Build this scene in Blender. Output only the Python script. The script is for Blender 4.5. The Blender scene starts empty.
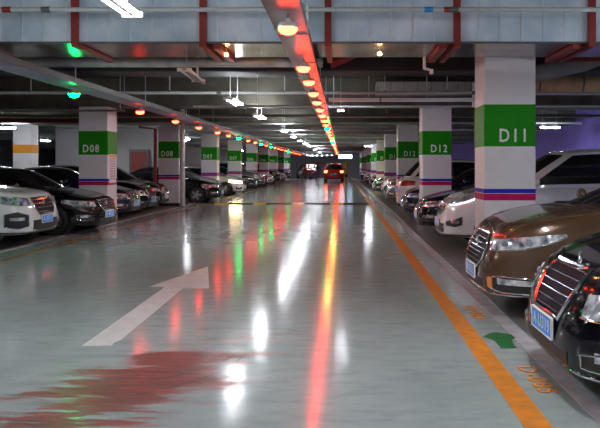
import bpy, bmesh, math, random
from mathutils import Vector, Matrix
from mathutils.bvhtree import BVHTree
random.seed(7)
PI = math.pi
SC = bpy.context.scene
COL = SC.collection
H_CAM = 1.5; F = 670.0; VX = 342.0; VY = 165.6

# ------------------------------------------------------------------ materials
MATS = {}
def mat(name, col, rough=0.5, metal=0.0, emit=None, es=0.0, coat=0.0, noise=0.0, nscale=8.0, bump=0.0, spec=0.5, dark=None, stretch=(1, 1, 1)):
    if name in MATS: return MATS[name]
    m = bpy.data.materials.new(name); m.use_nodes = True
    nt = m.node_tree; b = nt.nodes['Principled BSDF']
    b.inputs['Base Color'].default_value = (*col, 1)
    b.inputs['Roughness'].default_value = rough
    b.inputs['Metallic'].default_value = metal
    b.inputs['Coat Weight'].default_value = coat
    b.inputs['Coat Roughness'].default_value = 0.04
    b.inputs['Specular IOR Level'].default_value = spec
    if emit:
        b.inputs['Emission Color'].default_value = (*emit, 1)
        b.inputs['Emission Strength'].default_value = es
    if noise or bump:
        tc = nt.nodes.new('ShaderNodeTexCoord'); mp = nt.nodes.new('ShaderNodeMapping')
        mp.inputs['Scale'].default_value = stretch
        nt.links.new(tc.outputs['Object'], mp.inputs['Vector'])
        n = nt.nodes.new('ShaderNodeTexNoise'); n.inputs['Scale'].default_value = nscale; n.inputs['Detail'].default_value = 6
        nt.links.new(mp.outputs['Vector'], n.inputs['Vector'])
        if noise:
            r = nt.nodes.new('ShaderNodeValToRGB')
            d = dark or tuple(c * (1 - noise) for c in col)
            r.color_ramp.elements[0].position = 0.35; r.color_ramp.elements[0].color = (*d, 1)
            r.color_ramp.elements[1].position = 0.65; r.color_ramp.elements[1].color = (*col, 1)
            nt.links.new(n.outputs['Fac'], r.inputs['Fac']); nt.links.new(r.outputs['Color'], b.inputs['Base Color'])
        if bump:
            bp = nt.nodes.new('ShaderNodeBump'); bp.inputs['Strength'].default_value = bump; bp.inputs['Distance'].default_value = 0.02
            nt.links.new(n.outputs['Fac'], bp.inputs['Height']); nt.links.new(bp.outputs['Normal'], b.inputs['Normal'])
    MATS[name] = m
    return m

def floor_material():
    m = bpy.data.materials.new('epoxy floor'); m.use_nodes = True
    nt = m.node_tree; N = nt.nodes; L = nt.links; b = N['Principled BSDF']
    def math_(op, a, c=None, clamp=False):
        n = N.new('ShaderNodeMath'); n.operation = op; n.use_clamp = clamp
        for i, v in enumerate((a, c)):
            if v is None: continue
            if isinstance(v, (int, float)): n.inputs[i].default_value = v
            else: L.new(v, n.inputs[i])
        return n.outputs[0]
    def noise(scale, st=(1, 1, 1), detail=5, rough=0.6):
        mp = N.new('ShaderNodeMapping'); mp.inputs['Scale'].default_value = st
        L.new(tc.outputs['Object'], mp.inputs['Vector'])
        n = N.new('ShaderNodeTexNoise'); n.inputs['Scale'].default_value = scale; n.inputs['Detail'].default_value = detail
        n.inputs['Roughness'].default_value = rough
        L.new(mp.outputs['Vector'], n.inputs['Vector']); return n.outputs['Fac']
    def mix(f, a, c):
        n = N.new('ShaderNodeMix'); n.data_type = 'RGBA'
        L.new(f, n.inputs[0])
        for i, v in ((6, a), (7, c)):
            if isinstance(v, tuple): n.inputs[i].default_value = (*v, 1)
            else: L.new(v, n.inputs[i])
        return n.outputs[2]
    def sstep(v, a, c):
        n = N.new('ShaderNodeMapRange'); n.interpolation_type = 'SMOOTHSTEP'
        L.new(v, n.inputs[0]); n.inputs[1].default_value = a; n.inputs[2].default_value = c
        return n.outputs[0]
    tc = N.new('ShaderNodeTexCoord'); sp = N.new('ShaderNodeSeparateXYZ'); L.new(tc.outputs['Object'], sp.inputs[0])
    X, Y = sp.outputs[0], sp.outputs[1]
    n1 = noise(0.7, (1, .6, 1)); n2 = noise(6.0, (0.5, 1.5, 1)); 
    base = mix(sstep(n1, .3, .7), (.30, .36, .35), (.37, .43, .42))
    base = mix(sstep(n2, .25, .6), (.27, .32, .31), base)
    spk = noise(45, (1, 1, 1), 3)
    base = mix(sstep(spk, .70, .78), base, (.2, .21, .2))
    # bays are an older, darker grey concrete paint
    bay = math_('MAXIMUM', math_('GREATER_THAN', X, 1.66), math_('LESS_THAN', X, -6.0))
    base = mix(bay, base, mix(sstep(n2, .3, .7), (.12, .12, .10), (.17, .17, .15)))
    # worn red patch where the top coat has been scraped off along x
    nd = noise(1.6, (.55, 2.2, 1), 6, .65); nf = noise(4.0, (.5, 5.0, 1), 7, .75)
    dx = math_('SUBTRACT', X, -1.32); dy = math_('SUBTRACT', Y, 4.74)
    cu = math_('DIVIDE', math_('ADD', math_('MULTIPLY', dx, .5), math_('MULTIPLY', dy, .866)), 1.25)
    cv = math_('DIVIDE', math_('SUBTRACT', math_('MULTIPLY', dx, .866), math_('MULTIPLY', dy, .5)), .60)
    r = math_('SQRT', math_('ADD', math_('MULTIPLY', cu, cu), math_('MULTIPLY', cv, cv)))
    v = math_('ADD', math_('SUBTRACT', .95, r), math_('ADD', math_('MULTIPLY', math_('SUBTRACT', nd, .5), 2.6), math_('MULTIPLY', math_('SUBTRACT', nf, .5), 3.2)))
    f1 = sstep(v, .05, .35)
    redc = mix(sstep(nf, .42, .62), (.10, .035, .025), (.30, .045, .045))
    base = mix(math_('MULTIPLY', f1, .92), base, redc)
    # dark curved tyre scuffs beside it
    for (ax, ay, rr, x0) in ((-1.75, 5.6, .93, -1.1), (-1.85, 5.45, 1.08, -1.1), (-1.65, 5.75, .80, -1.1)):
        dx = math_('SUBTRACT', X, ax); dy = math_('MULTIPLY', math_('SUBTRACT', Y, ay), .9)
        d = math_('SQRT', math_('ADD', math_('MULTIPLY', dx, dx), math_('MULTIPLY', dy, dy)))
        ring = sstep(math_('ABSOLUTE', math_('SUBTRACT', d, rr)), .022, .006)
        ring = math_('MULTIPLY', ring, math_('MULTIPLY', math_('LESS_THAN', Y, ay - .15), math_('GREATER_THAN', X, x0 - .25)))
        ring = math_('MULTIPLY', ring, sstep(nd, .38, .55))
        base = mix(math_('MULTIPLY', ring, .75), base, (.06, .05, .045))
    L.new(base, b.inputs['Base Color'])
    ro = N.new('ShaderNodeMapRange'); L.new(n2, ro.inputs[0]); ro.inputs[1].default_value = .3; ro.inputs[2].default_value = .7
    ro.inputs[3].default_value = .11; ro.inputs[4].default_value = .18
    rr2 = math_('ADD', ro.outputs[0], math_('MULTIPLY', bay, .22)); rr2 = math_('ADD', rr2, math_('MULTIPLY', f1, .2))
    L.new(rr2, b.inputs['Roughness'])
    b.inputs['Specular IOR Level'].default_value = .36
    wv = noise(2.2, (1, .8, 1), 2)
    bp = N.new('ShaderNodeBump'); bp.inputs['Strength'].default_value = .12; bp.inputs['Distance'].default_value = .02
    L.new(wv, bp.inputs['Height']); L.new(bp.outputs['Normal'], b.inputs['Normal'])
    return m

M_WHITE = mat('white paint', (.78, .78, .80), .45, noise=.06, nscale=3)
M_GREEN = mat('green paint', (.012, .27, .003), .5, spec=.15)
M_LETTER = mat('letter white', (.85, .88, .85), .45)
M_BLUE = mat('blue paint', (.02, .025, .50), .5, spec=.2)
M_MAG = mat('magenta paint', (.55, .005, .12), .5, spec=.2)
M_ORANGE_BAND = mat('orange paint', (.75, .30, .02), .45)
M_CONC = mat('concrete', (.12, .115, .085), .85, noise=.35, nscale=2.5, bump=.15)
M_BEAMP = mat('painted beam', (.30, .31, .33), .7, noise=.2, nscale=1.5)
M_CEIL = mat('ceiling concrete', (.05, .047, .038), .9, noise=.5, nscale=1.5)
M_WALL = mat('white wall', (.55, .55, .58), .7, noise=.08, nscale=1.5)
M_LAV = mat('lavender wall', (.30, .24, .88), .65, noise=.12, nscale=1.2)
M_GALV = mat('galvanised steel', (.78, .88, .94), .34, .12, noise=.35, nscale=2.0, dark=(.50, .64, .74), bump=.05)
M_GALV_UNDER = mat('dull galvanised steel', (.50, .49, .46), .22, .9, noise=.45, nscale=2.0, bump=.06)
M_SEAM = mat('seam steel', (.80, .88, .92), .3, .6)
M_PIPE_W = mat('white pipe', (.46, .50, .50), .45)
M_PIPE_S = mat('silver insulated pipe', (.72, .77, .75), .33, .25, noise=.3, nscale=5)
M_PIPE_D = mat('grey pipe', (.12, .13, .125), .5, .3)
M_DARK = mat('black duct wrap', (.02, .02, .025), .7)
M_RED = mat('red oxide paint', (.26, .02, .012), .45)
M_TRAY = mat('cable tray', (.17, .17, .18), .28, .8, noise=.2, nscale=4)
M_TRAY2 = mat('violet grey cable tray', (.46, .46, .66), .35, .4, noise=.2, nscale=4)
M_TAN = mat('tan insulation', (.62, .44, .22), .7, noise=.25, nscale=4)
M_CLOTH = mat('dusty canvas', (.30, .30, .27), .8, noise=.2)
M_TUBE = mat('lamp tube', (1, 1, 1), .4, emit=(.90, .94, 1.0), es=60)
M_TUBE_OFF = mat('unlit lamp tube', (.85, .88, .9), .3)
M_FIX = mat('lamp housing', (.75, .76, .78), .4)
M_FIXD = mat('beige lamp housing', (.42, .36, .28), .5)
M_LRED = mat('red lamp', (1, .05, .02), .3, emit=(1, .028, .008), es=28)
M_LGRN = mat('green lamp', (.05, 1, .2), .3, emit=(.0, 1, .16), es=34)
M_LWARM = mat('warm bulb', (1, .6, .2), .3, emit=(1, .45, .10), es=120)
M_LAMPCAP = mat('lamp cap', (.35, .33, .34), .35, .2)
M_ORANGE = mat('orange line paint', (.80, .27, .015), .38, noise=.25, nscale=9, dark=(.60, .22, .03))
M_LINEW = mat('line white paint', (.52, .52, .54), .42, noise=.3, nscale=7)
M_ARROWW = mat('arrow white paint', (.62, .62, .60), .4, noise=.18, nscale=6)
M_ARROWG = mat('arrow green paint', (.012, .15, .035), .4)
M_GLASS = mat('dark car glass', (.012, .013, .016), .04, spec=.7)
M_TYRE = mat('tyre rubber', (.018, .018, .02), .75)
M_RIM = mat('alloy', (.60, .62, .66), .25, .8)
M_CHROME = mat('chrome', (.85, .87, .92), .08, 1.0)
M_GRILLE = mat('grille dark', (.008, .008, .014), .6, spec=.15)
M_PLASTIC = mat('black plastic', (.02, .02, .022), .5)
M_LENS = mat('headlamp lens', (.92, .95, 1.0), .12, .3, noise=.6, nscale=9, dark=(.06, .065, .09))
M_LENS_ON = mat('headlamp lit', (1, .9, .7), .2, emit=(1, .72, .35), es=22)
M_DRL = mat('daytime strip', (.9, .9, 1), .2, emit=(.85, .9, 1), es=2.0)
M_TAIL = mat('tail lens', (.35, .01, .01), .15)
M_TAIL_ON = mat('tail lens lit', (1, .05, .02), .2, emit=(1, .07, .02), es=14)
M_AMBER = mat('amber lens', (.75, .22, .03), .2)
M_PLATE = mat('plate blue', (.01, .30, 1.0), .3)
M_SEAT = mat('brown seat fabric', (.12, .05, .035), .8)
M_YEL = mat('yellow rubber', (.80, .50, .02), .5)
M_BLK = mat('black rubber', (.03, .03, .03), .6)
M_SKIN = mat('skin', (.45, .28, .2), .6)
PAINT = {
 'black': mat('black car paint', (.004, .004, .006), .12, coat=.45, spec=.3),
 'navy': mat('navy car paint', (.008, .010, .035), .15, coat=1),
 'brown': mat('bronze brown car paint', (.105, .055, .028), .25, .35, coat=.8),
 'white': mat('white car paint', (.78, .78, .80), .2, coat=1),
 'silver': mat('silver car paint', (.36, .37, .41), .25, .6, coat=1),
 'grey': mat('dark grey car paint', (.06, .065, .085), .2, .4, coat=1),
 'slate': mat('slate blue car paint', (.04, .05, .12), .2, .4, coat=1),
 'red': mat('red car paint', (.50, .03, .01), .2, coat=1),
 'maroon': mat('maroon car paint', (.16, .012, .012), .2, coat=1),
}

# ------------------------------------------------------------------ helpers
class MB:
    def __init__(s): s.v = []; s.f = []
    def add(s, vs, fs):
        o = len(s.v); s.v += [tuple(v) for v in vs]; s.f += [tuple(i + o for i in f) for f in fs]; return s
    def box(s, x0, x1, y0, y1, z0, z1, bev=0):
        vs = [(x, y, z) for x in (x0, x1) for y in (y0, y1) for z in (z0, z1)]
        return s.add(vs, [(0, 1, 3, 2), (4, 6, 7, 5), (0, 4, 5, 1), (2, 3, 7, 6), (0, 2, 6, 4), (1, 5, 7, 3)])
    def tube(s, pts, r, n=10, cap=True):
        pts = [Vector(p) for p in pts]; rs = r if isinstance(r, (list, tuple)) else [r] * len(pts)
        vs = []; up = None
        for i, p in enumerate(pts):
            d = (pts[min(i + 1, len(pts) - 1)] - pts[max(i - 1, 0)]).normalized()
            if up is None or abs(up.dot(d)) > .97: up = Vector((0, 0, 1)) if abs(d.z) < .9 else Vector((1, 0, 0))
            a = d.cross(up).normalized(); b = a.cross(d).normalized(); up = b
            for k in range(n):
                t = 2 * PI * k / n; vs.append(p + (a * math.cos(t) + b * math.sin(t)) * rs[i])
        fs = [(i * n + k, i * n + (k + 1) % n, (i + 1) * n + (k + 1) % n, (i + 1) * n + k) for i in range(len(pts) - 1) for k in range(n)]
        if cap: fs += [tuple(range(n))[::-1], tuple(range((len(pts) - 1) * n, len(pts) * n))]
        return s.add(vs, fs)
    def bar(s, p, q, w, h):
        """square bar between two points"""
        p = Vector(p); q = Vector(q); d = (q - p).normalized(); up = Vector((0, 0, 1)) if abs(d.z) < .9 else Vector((0, 1, 0))
        a = d.cross(up).normalized() * w / 2; b = a.cross(d).normalized() * h / 2
        vs = [p - a - b, p + a - b, p + a + b, p - a + b, q - a - b, q + a - b, q + a + b, q - a + b]
        return s.add(vs, [(0, 3, 2, 1), (4, 5, 6, 7), (0, 1, 5, 4), (1, 2, 6, 5), (2, 3, 7, 6), (3, 0, 4, 7)])
    def lathe(s, prof, n=24, axis='z', c=(0, 0, 0)):
        vs = []
        for (r, h) in prof:
            for k in range(n):
                t = 2 * PI * k / n; a, b = r * math.cos(t), r * math.sin(t)
                p = (a, b, h) if axis == 'z' else (a, h, b) if axis == 'y' else (h, a, b)
                vs.append((p[0] + c[0], p[1] + c[1], p[2] + c[2]))
        m = len(prof)
        fs = [(i * n + k, i * n + (k + 1) % n, (i + 1) * n + (k + 1) % n, (i + 1) * n + k) for i in range(m - 1) for k in range(n)]
        return s.add(vs, fs)
    def prism(s, poly, z0, z1):
        n = len(poly)
        vs = [(x, y, z0) for x, y in poly] + [(x, y, z1) for x, y in poly]
        return s.add(vs, [tuple(range(n))[::-1], tuple(range(n, 2 * n))] + [(i, (i + 1) % n, n + (i + 1) % n, n + i) for i in range(n)])
    def mesh(s, name, smooth=False):
        me = bpy.data.meshes.new(name); me.from_pydata(s.v, [], s.f)
        bm = bmesh.new(); bm.from_mesh(me); bmesh.ops.recalc_face_normals(bm, faces=bm.faces); bm.to_mesh(me); bm.free()
        if smooth:
            me.polygons.foreach_set('use_smooth', [True] * len(me.polygons)); 
            me.set_sharp_from_angle(angle=math.radians(38))
        me.update(); return me
    def build(s, name, m, parent=None, smooth=False, bevel=0):
        o = bpy.data.objects.new(name, s.mesh(name, smooth)); COL.objects.link(o)
        o.data.materials.append(m)
        if parent: o.parent = parent
        if bevel:
            b = o.modifiers.new('bevel', 'BEVEL'); b.width = bevel; b.segments = 2; b.limit_method = 'ANGLE'
        return o

def tag(o, label=None, cat=None, group=None, kind=None):
    if label: o['label'] = label
    if cat: o['category'] = cat
    if group: o['group'] = group
    if kind: o['kind'] = kind
    return o
def empty(name, loc, rz=0, label=None, cat=None, group=None):
    o = bpy.data.objects.new(name, None); COL.objects.link(o); o.location = loc; o.rotation_euler = (0, 0, rz)
    o.empty_display_size = .1
    return tag(o, label, cat, group)
def copy_tree(o, parent=None):
    c = o.copy(); COL.objects.link(c)
    if parent: c.parent = parent
    for ch in list(o.children): copy_tree(ch, c)
    return c
def text_obj(name, body, size, m, parent, loc, rot, depth=.004, sx=1.0, spacing=1.0, bold=0.0):
    cu = bpy.data.curves.new(name, 'FONT'); cu.body = body; cu.size = size; cu.extrude = depth
    cu.align_x = 'CENTER'; cu.align_y = 'CENTER'; cu.space_character = spacing; cu.offset = bold; cu.resolution_u = 3
    t = bpy.data.objects.new(name, cu); COL.objects.link(t)
    bpy.context.view_layer.update()
    me = bpy.data.meshes.new_from_object(t.evaluated_get(bpy.context.evaluated_depsgraph_get()))
    bpy.data.objects.remove(t)
    o = bpy.data.objects.new(name, me); COL.objects.link(o); me.materials.clear(); me.materials.append(m)
    for p in me.polygons: p.material_index = 0
    o.location = loc; o.rotation_euler = rot; o.scale = (sx, 1, 1)
    if parent: o.parent = parent
    return o
def floor_pt(px, py):
    s = H_CAM / (py - VY); return ((px - VX) * s, F * s)

ORD = ['first', 'second', 'third', 'fourth', 'fifth', 'sixth', 'seventh', 'eighth', 'ninth', 'tenth', 'eleventh', 'twelfth', 'thirteenth', 'fourteenth',
       'fifteenth', 'sixteenth', 'seventeenth', 'eighteenth', 'nineteenth', 'twentieth', 'twenty-first', 'twenty-second', 'twenty-third', 'twenty-fourth',
       'twenty-fifth', 'twenty-sixth', 'twenty-seventh', 'twenty-eighth', 'twenty-ninth', 'thirtieth', 'thirty-first', 'thirty-second', 'thirty-third']

# ------------------------------------------------------------------ setting
def struct(name, mb, m):
    o = mb.build(name, m); o['kind'] = 'structure'; return o
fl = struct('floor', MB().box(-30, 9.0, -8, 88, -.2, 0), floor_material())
CEIL_Z = 3.75
struct('ceiling', MB().box(-30, 9.0, -8, 88, CEIL_Z, CEIL_Z + .4), M_CEIL)
struct('wall_right', MB().box(8.6, 8.8, -8, 88, 0, CEIL_Z), M_LAV)
struct('wall_far', MB().box(-30, 9.0, 86, 86.3, 0, CEIL_Z), M_WALL)
struct('wall_left', MB().box(-12.3, -12.1, 29.2, 86, 0, CEIL_Z), M_WALL)
struct('wall_partition', MB().box(-12.4, -7.9, 29.0, 29.2, 0, CEIL_Z), M_WALL)
struct('wall_outer', MB().box(-30, -29.8, -8, 86, 0, CEIL_Z), M_WALL)
LINES = [9.75 + 7.5 * k for k in range(0, 10)]
for k, y in enumerate(LINES):
    b = MB().box(-29.5, 8.6, y + (0.0 if k == 0 else -.06), y + .74, 3.25 if k == 0 else 3.02, CEIL_Z)
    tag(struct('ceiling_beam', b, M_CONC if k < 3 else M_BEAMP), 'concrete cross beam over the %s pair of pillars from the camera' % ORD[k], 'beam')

# lane lines
def marking(name, poly, m, label, cat, z=.003):
    o = MB().prism(poly, .0004, z).build(name, m); return tag(o, label, cat)
marking('lane_line', [(1.045, 1.5), (1.21, 1.5), (1.21, 85), (1.045, 85)], M_ORANGE, 'wide orange line painted along the aisle in front of the right bays', 'floor line')
marking('lane_line', [(-5.41, 1.5), (-5.29, 1.5), (-5.29, 85), (-5.41, 85)], mat('dimmed orange paint', (.42, .15, .015), .4, noise=.4, nscale=6, dark=(.22, .12, .06)), 'orange line painted along the aisle in front of the left bays', 'floor line')  # darker blotchy orange puts the weak light on the left into the paint
marking('bay_line', [(1.49, 1.5), (1.64, 1.5), (1.64, 85), (1.49, 85)], M_LINEW, 'white line painted along the noses of the right hand cars', 'floor line')
marking('bay_line', [(-6.0, 1.5), (-5.85, 1.5), (-5.85, 85), (-6.0, 85)], M_LINEW, 'faint white line beside the left bays', 'floor line')
# big arrow
ar = [(82, 346), (112, 346), (113, 343.5), (121, 340), (183, 288.5), (209, 288.5), (208, 266.5), (149, 287), (165, 287)]
marking('floor_arrow', [floor_pt(*p) for p in ar], M_ARROWW, 'long white direction arrow painted on the grey aisle floor', 'floor arrow')
ga = [(483.5, 337), (493, 332), (511.5, 334.6), (516, 338.5), (510.5, 340), (516.8, 348), (501, 348.6), (494, 340)]
marking('floor_arrow', [floor_pt(*p) for p in ga], M_ARROWG, 'small dark green arrow painted between the orange and white lines', 'floor arrow')
for (txt, x, y, s, lab) in (('D-085', 1.36, 4.70, .19, 'orange bay number painted on the floor before the nearest black car'),
                            ('D-084', 1.35, 6.85, .19, 'orange bay number painted on the floor before the brown sedan')):
    o = text_obj('bay_number', txt, s, M_ORANGE, None, (x, y, .0035), (0, 0, -PI / 2), depth=.002, sx=1.1, spacing=1.15, bold=.002)
    tag(o, lab, 'floor number')

# speed bump: alternating black and yellow rubber pieces
sb = empty('speed_bump', (-2.2, 26.2, 0), 0, 'low black and yellow speed bump across the aisle', 'speed bump')
prof = [(-.17, 0), (-.12, .025), (-.05, .042), (.05, .042), (.12, .025), (.17, 0)]
for i in range(13):
    x0 = -3.25 + i * .5
    vs = [(x0, y, z + .0005) for y, z in prof] + [(x0 + .49, y, z + .0005) for y, z in prof]
    n = 6
    MB().add(vs, [tuple(range(n)), tuple(range(n, 2 * n))] + [(k, (k + 1) % n, n + (k + 1) % n, n + k) for k in range(n)]).build('bump_segment', M_YEL if i % 3 == 1 else M_BLK, sb)

# ------------------------------------------------------------------ pillars
def pillar(x, y, text, label, w=.75, d=.70, side=1, poster=False):
    """x = aisle-side edge; side=1 pillar extends to +x, -1 to -x"""
    x0, x1 = (x, x + w) if side > 0 else (x - w, x)
    t = empty('pillar', ((x0 + x1) / 2, y + d / 2, 0), 0, label, 'pillar', 'pillars along the %s bays' % ('right' if side > 0 else 'left'))
    hw, hd = w / 2, d / 2
    MB().box(-hw, hw, -hd, hd, 0, CEIL_Z - .002).build('shaft', M_WHITE, t, bevel=.015)
    def sleeve(name, z0, z1, m, e=.004):
        MB().box(-hw - e, hw + e, -hd - e, hd + e, z0, z1).build(name, m, t, bevel=.012)
    sleeve('green_band', 1.775, 2.395, M_GREEN)
    sleeve('blue_stripe', 1.095, 1.165, M_BLUE)
    sleeve('magenta_stripe', .99, 1.095, M_MAG)
    sleeve('kick_band', 0.0, .12, M_PLASTIC, .003)
    if text:
        text_obj('painted_number', text, .27, M_LETTER, t, (.05 if side > 0 else -.06, -hd - .006, 1.93), (PI / 2, 0, 0), depth=.002, sx=.80, spacing=1.25, bold=.004)
    if poster:
        p = MB().box(hw + .001, hw + .008, -.25, .25, 1.05, 1.80).build('notice', M_WHITE, t)
        MB().box(hw + .008, hw + .011, -.25, .25, 1.72, 1.80).build('notice_header', M_ORANGE_BAND, p)
        r = MB()
        for i in range(3):
            for j in range(9):
                r.box(hw + .008, hw + .011, -.17 + i * .15, -.10 + i * .15, 1.66 - j * .065, 1.70 - j * .065)
        r.build('notice_lettering', M_MAG, p)
    return t
right_txt = ['D11', 'D12', 'D12', 'D13', 'D13', 'D14', 'D14', 'D15', 'D15', 'D16']
left_txt = [None, 'D08', 'D08', 'D07', 'D07', 'D06', 'D06', 'D05', 'D05', 'D04']
for k, y in enumerate(LINES):
    r = right_txt[k]; 
    pillar(2.07, y, r, {0: 'large white pillar with a green band marked D11 beside the brown sedan', 1: 'white pillar with a green band marked D12, nearer of the two'}.get(k,
        'white pillar with a green band on the right side of the aisle, %s from the camera' % ORD[k]), side=1)
    if k >= 1:
        pillar(-6.03, y, left_txt[k], {1: 'white pillar marked D08 with a paper notice on its side', 2: 'white pillar marked D08 behind the grey steel pole'}.get(k,
        'white pillar with a green band on the left side of the aisle, %s from the camera' % ORD[k - 1]), side=-1, poster=(k == 1))
# orange banded pillar deep on the left
t = empty('pillar', (-11.85, 25.1, 0), 0, 'white pillar with an orange band deep in the left zone under a lit tube', 'pillar')
MB().box(-.34, .34, -.3, .3, 0, CEIL_Z - .002).build('shaft', M_WHITE, t, bevel=.015)
MB().box(-.344, .344, -.304, .304, 1.96, 2.28).build('orange_band', M_ORANGE_BAND, t, bevel=.012)
for (x, y, lab) in ((-17.5, 33, 'orange banded pillar in the dark far left zone, nearer one'), (-20, 48, 'orange banded pillar in the dark far left zone, further one')):
    c = copy_tree(t); c.location = (x, y, 0); c['label'] = lab
# steel pole beside the second D08
t = empty('steel_pole', (-5.84, 24.52, 0), 0, 'grey steel pole standing between the D08 pillar and a black sedan', 'pole')
MB().tube([(0, 0, .012), (0, 0, CEIL_Z - .01)], (.09), 14).build('shaft', M_PIPE_S, t, True)
MB().box(-.13, .13, -.13, .13, 0.001, .02).build('base_plate', M_PIPE_D, t)

# ------------------------------------------------------------------ ducts, pipes, trays
D0, D1, DZ = 8.55, 9.72, 3.075
t = empty('air_duct', (0, D0, DZ), 0, 'wide galvanised air duct with upright seams crossing over the aisle', 'air duct')
MB().box(-12.5, 8.5, 0, D1 - D0, 0.0, .64).build('duct_shell', M_GALV, t, bevel=.01)
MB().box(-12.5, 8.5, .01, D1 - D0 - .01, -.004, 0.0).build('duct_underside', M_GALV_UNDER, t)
sm = MB()
xx = -12.4
while xx < 8.5:
    sm.box(xx, xx + .014, -.012, 0, 0, .64); xx += .277
sm.build('seam', M_SEAM, t)
MB().box(-12.5, 8.5, -.025, 0, -.02, .004).build('edge_flange', M_PIPE_D, t)
for i, px in enumerate((-52, 75, 203, 328, 457, 592)):
    x = (px - VX) / F * (D0 - .06)
    h = empty('duct_hanger', (x, D0 - .06, DZ), 0, 'red steel hanger under the galvanised duct, %s counted from the left' % ORD[i], 'hanger', 'red hangers carrying the duct')
    MB().bar((0, 0, -.07), (0, 0, CEIL_Z - DZ), .085, .05).build('upright', M_RED, h)
    MB().bar((0, -.03, -.045), (0, D1 - D0 + .14, -.045), .07, .055).build('cross_bar', M_RED, h)
    if i in (0, 2, 4, 5):
        s_ = -1 if i >= 4 else 1
        MB().bar((.16 * s_, .10, -.045), (.16 * s_, D1 - D0 + .12, -.045), .10, .06).build('second_bar', M_RED, h)
def pipe(name, pts, r, m, label, cat='pipe', n=12, group=None, couple=None):
    t = empty(name, pts[0], 0, label, cat, group)
    P = [tuple(Vector(p) - Vector(pts[0])) for p in pts]
    MB().tube(P, r, n).build('tube', m, t, True)
    if couple:
        a = Vector(P[0]); b = Vector(P[-1]); L = (b - a).length; k = couple
        while k < L:
            d = (b - a).normalized(); MB().tube([a + d * (k - .05), a + d * (k + .05)], r * 1.25, n).build('coupling', M_PIPE_D if m is not M_RED else M_RED, t, True); k += couple * 1.3
    return t
pipe('sprinkler_pipe', [(-12, 7.9, 3.34), (8.4, 7.9, 3.34)], .028, M_PIPE_W, 'thin white pipe running in front of the galvanised duct', couple=3.7)
pipe('insulated_pipe', [(-12, 10.47, 3.11), (-.30, 10.47, 3.11)], .075, M_PIPE_S, 'thick silver pipe crossing just behind the duct', couple=5.0)
pipe('conduit', [(-12, 14.0, 3.02), (2.8, 14.0, 3.02)], .03, M_PIPE_W, 'thin pale pipe crossing above the white trunking', couple=4.1)
pipe('conduit', [(-12, 15.1, 2.74), (-4.9, 15.1, 2.74)], .022, M_PIPE_D, 'thin grey pipe over the black cars left of the tray')
pipe('conduit', [(-3.6, 16.2, 2.93), (8.4, 16.2, 2.93)], .028, M_PIPE_W, 'pale pipe crossing just above the first D12 pillar face')
pipe('conduit', [(-12, 19.6, 2.96), (8.4, 19.6, 2.96)], .035, M_PIPE_D, 'grey pipe crossing behind the first D12 pillar')
pipe('conduit', [(-12, 21.0, 3.05), (8.4, 21.0, 3.05)], .05, M_PIPE_S, 'silver pipe crossing above the aisle between the D12 pillars')
pipe('conduit', [(-12, 23.5, 2.99), (8.4, 23.5, 2.99)], .04, M_PIPE_W, 'white pipe crossing in front of the second D12 pillar')
pipe('fire_pipe', [(-12.3, 22.0, 2.98), (-7.4, 22.0, 2.98)], .075, M_RED, 'dark red fire pipe running behind the orange banded pillar', couple=2.1)
pipe('fire_pipe', [(2.9, 11.9, 2.78), (8.4, 11.9, 2.78)], .03, M_PIPE_W, 'pale pipe passing behind the head of the D11 pillar')
pipe('fire_pipe', [(2.9, 13.2, 2.62), (8.4, 13.2, 2.62)], .022, M_PIPE_D, 'thin dark pipe below the tan duct')
for i, (y, z, r) in enumerate(((28.5, 3.02, .05), (36.0, 3.02, .05), (43.5, 3.02, .05), (51, 3.02, .05))):
    pipe('conduit', [(-12, y, z), (8.4, y, z)], r, M_PIPE_S if i % 2 else M_PIPE_W, 'distant pale pipe crossing the aisle, %s beyond the second D12 pillar' % ORD[i])
# thin hanger rods, pipe bands, sprinkler heads
for i, (x, y, z) in enumerate(((-3.6, 14.0, 3.05), (-1.2, 14.0, 3.05), (.9, 14.0, 3.05), (2.2, 14.0, 3.05), (-6.5, 14.0, 3.05), (-9, 14.0, 3.05), (.6, 15.0, 3.02), (1.9, 15.0, 3.02), (-2.8, 19.6, 3.0), (.2, 19.6, 3.0), (1.4, 21.0, 3.1), (-.2, 16.2, 2.96), (-5.0, 16.2 - 1.1, 2.76), (-8, 15.1, 2.76), (-3.0, 10.47, 3.19), (-1.4, 10.47, 3.19))):
    top = CEIL_Z + .01 if y > 11 else 3.26
    t = empty('pipe_hanger', (x, y, z), 0, 'thin steel rod holding a crossing pipe under the ceiling, %s of its set' % ORD[i], 'hanger', 'thin rods holding the crossing pipes')
    MB().tube([(0, 0, 0), (0, 0, top - z)], .011, 6).build('rod', M_PIPE_W, t)
    MB().box(-.03, .03, -.03, .03, -.01, .02).build('clamp', M_PIPE_D, t)
for i, (x, m_) in enumerate(((-3.95, M_RED), (1.02, M_ARROWG), (1.25, M_RED), (3.1, M_RED))):
    tag(MB().tube([(x - .05, 7.9, 3.34), (x + .05, 7.9, 3.34)], .033, 12).build('pipe_band', mat('blue tape', (.02, .25, .6), .5) if i == 1 else M_RED, None, True), ['red band on the front white pipe by the top tube light', 'blue band on the front white pipe right of the aisle', 'red band beside the blue band on the front pipe', 'red band on the front white pipe above the pillar'][i], 'pipe band')
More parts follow.
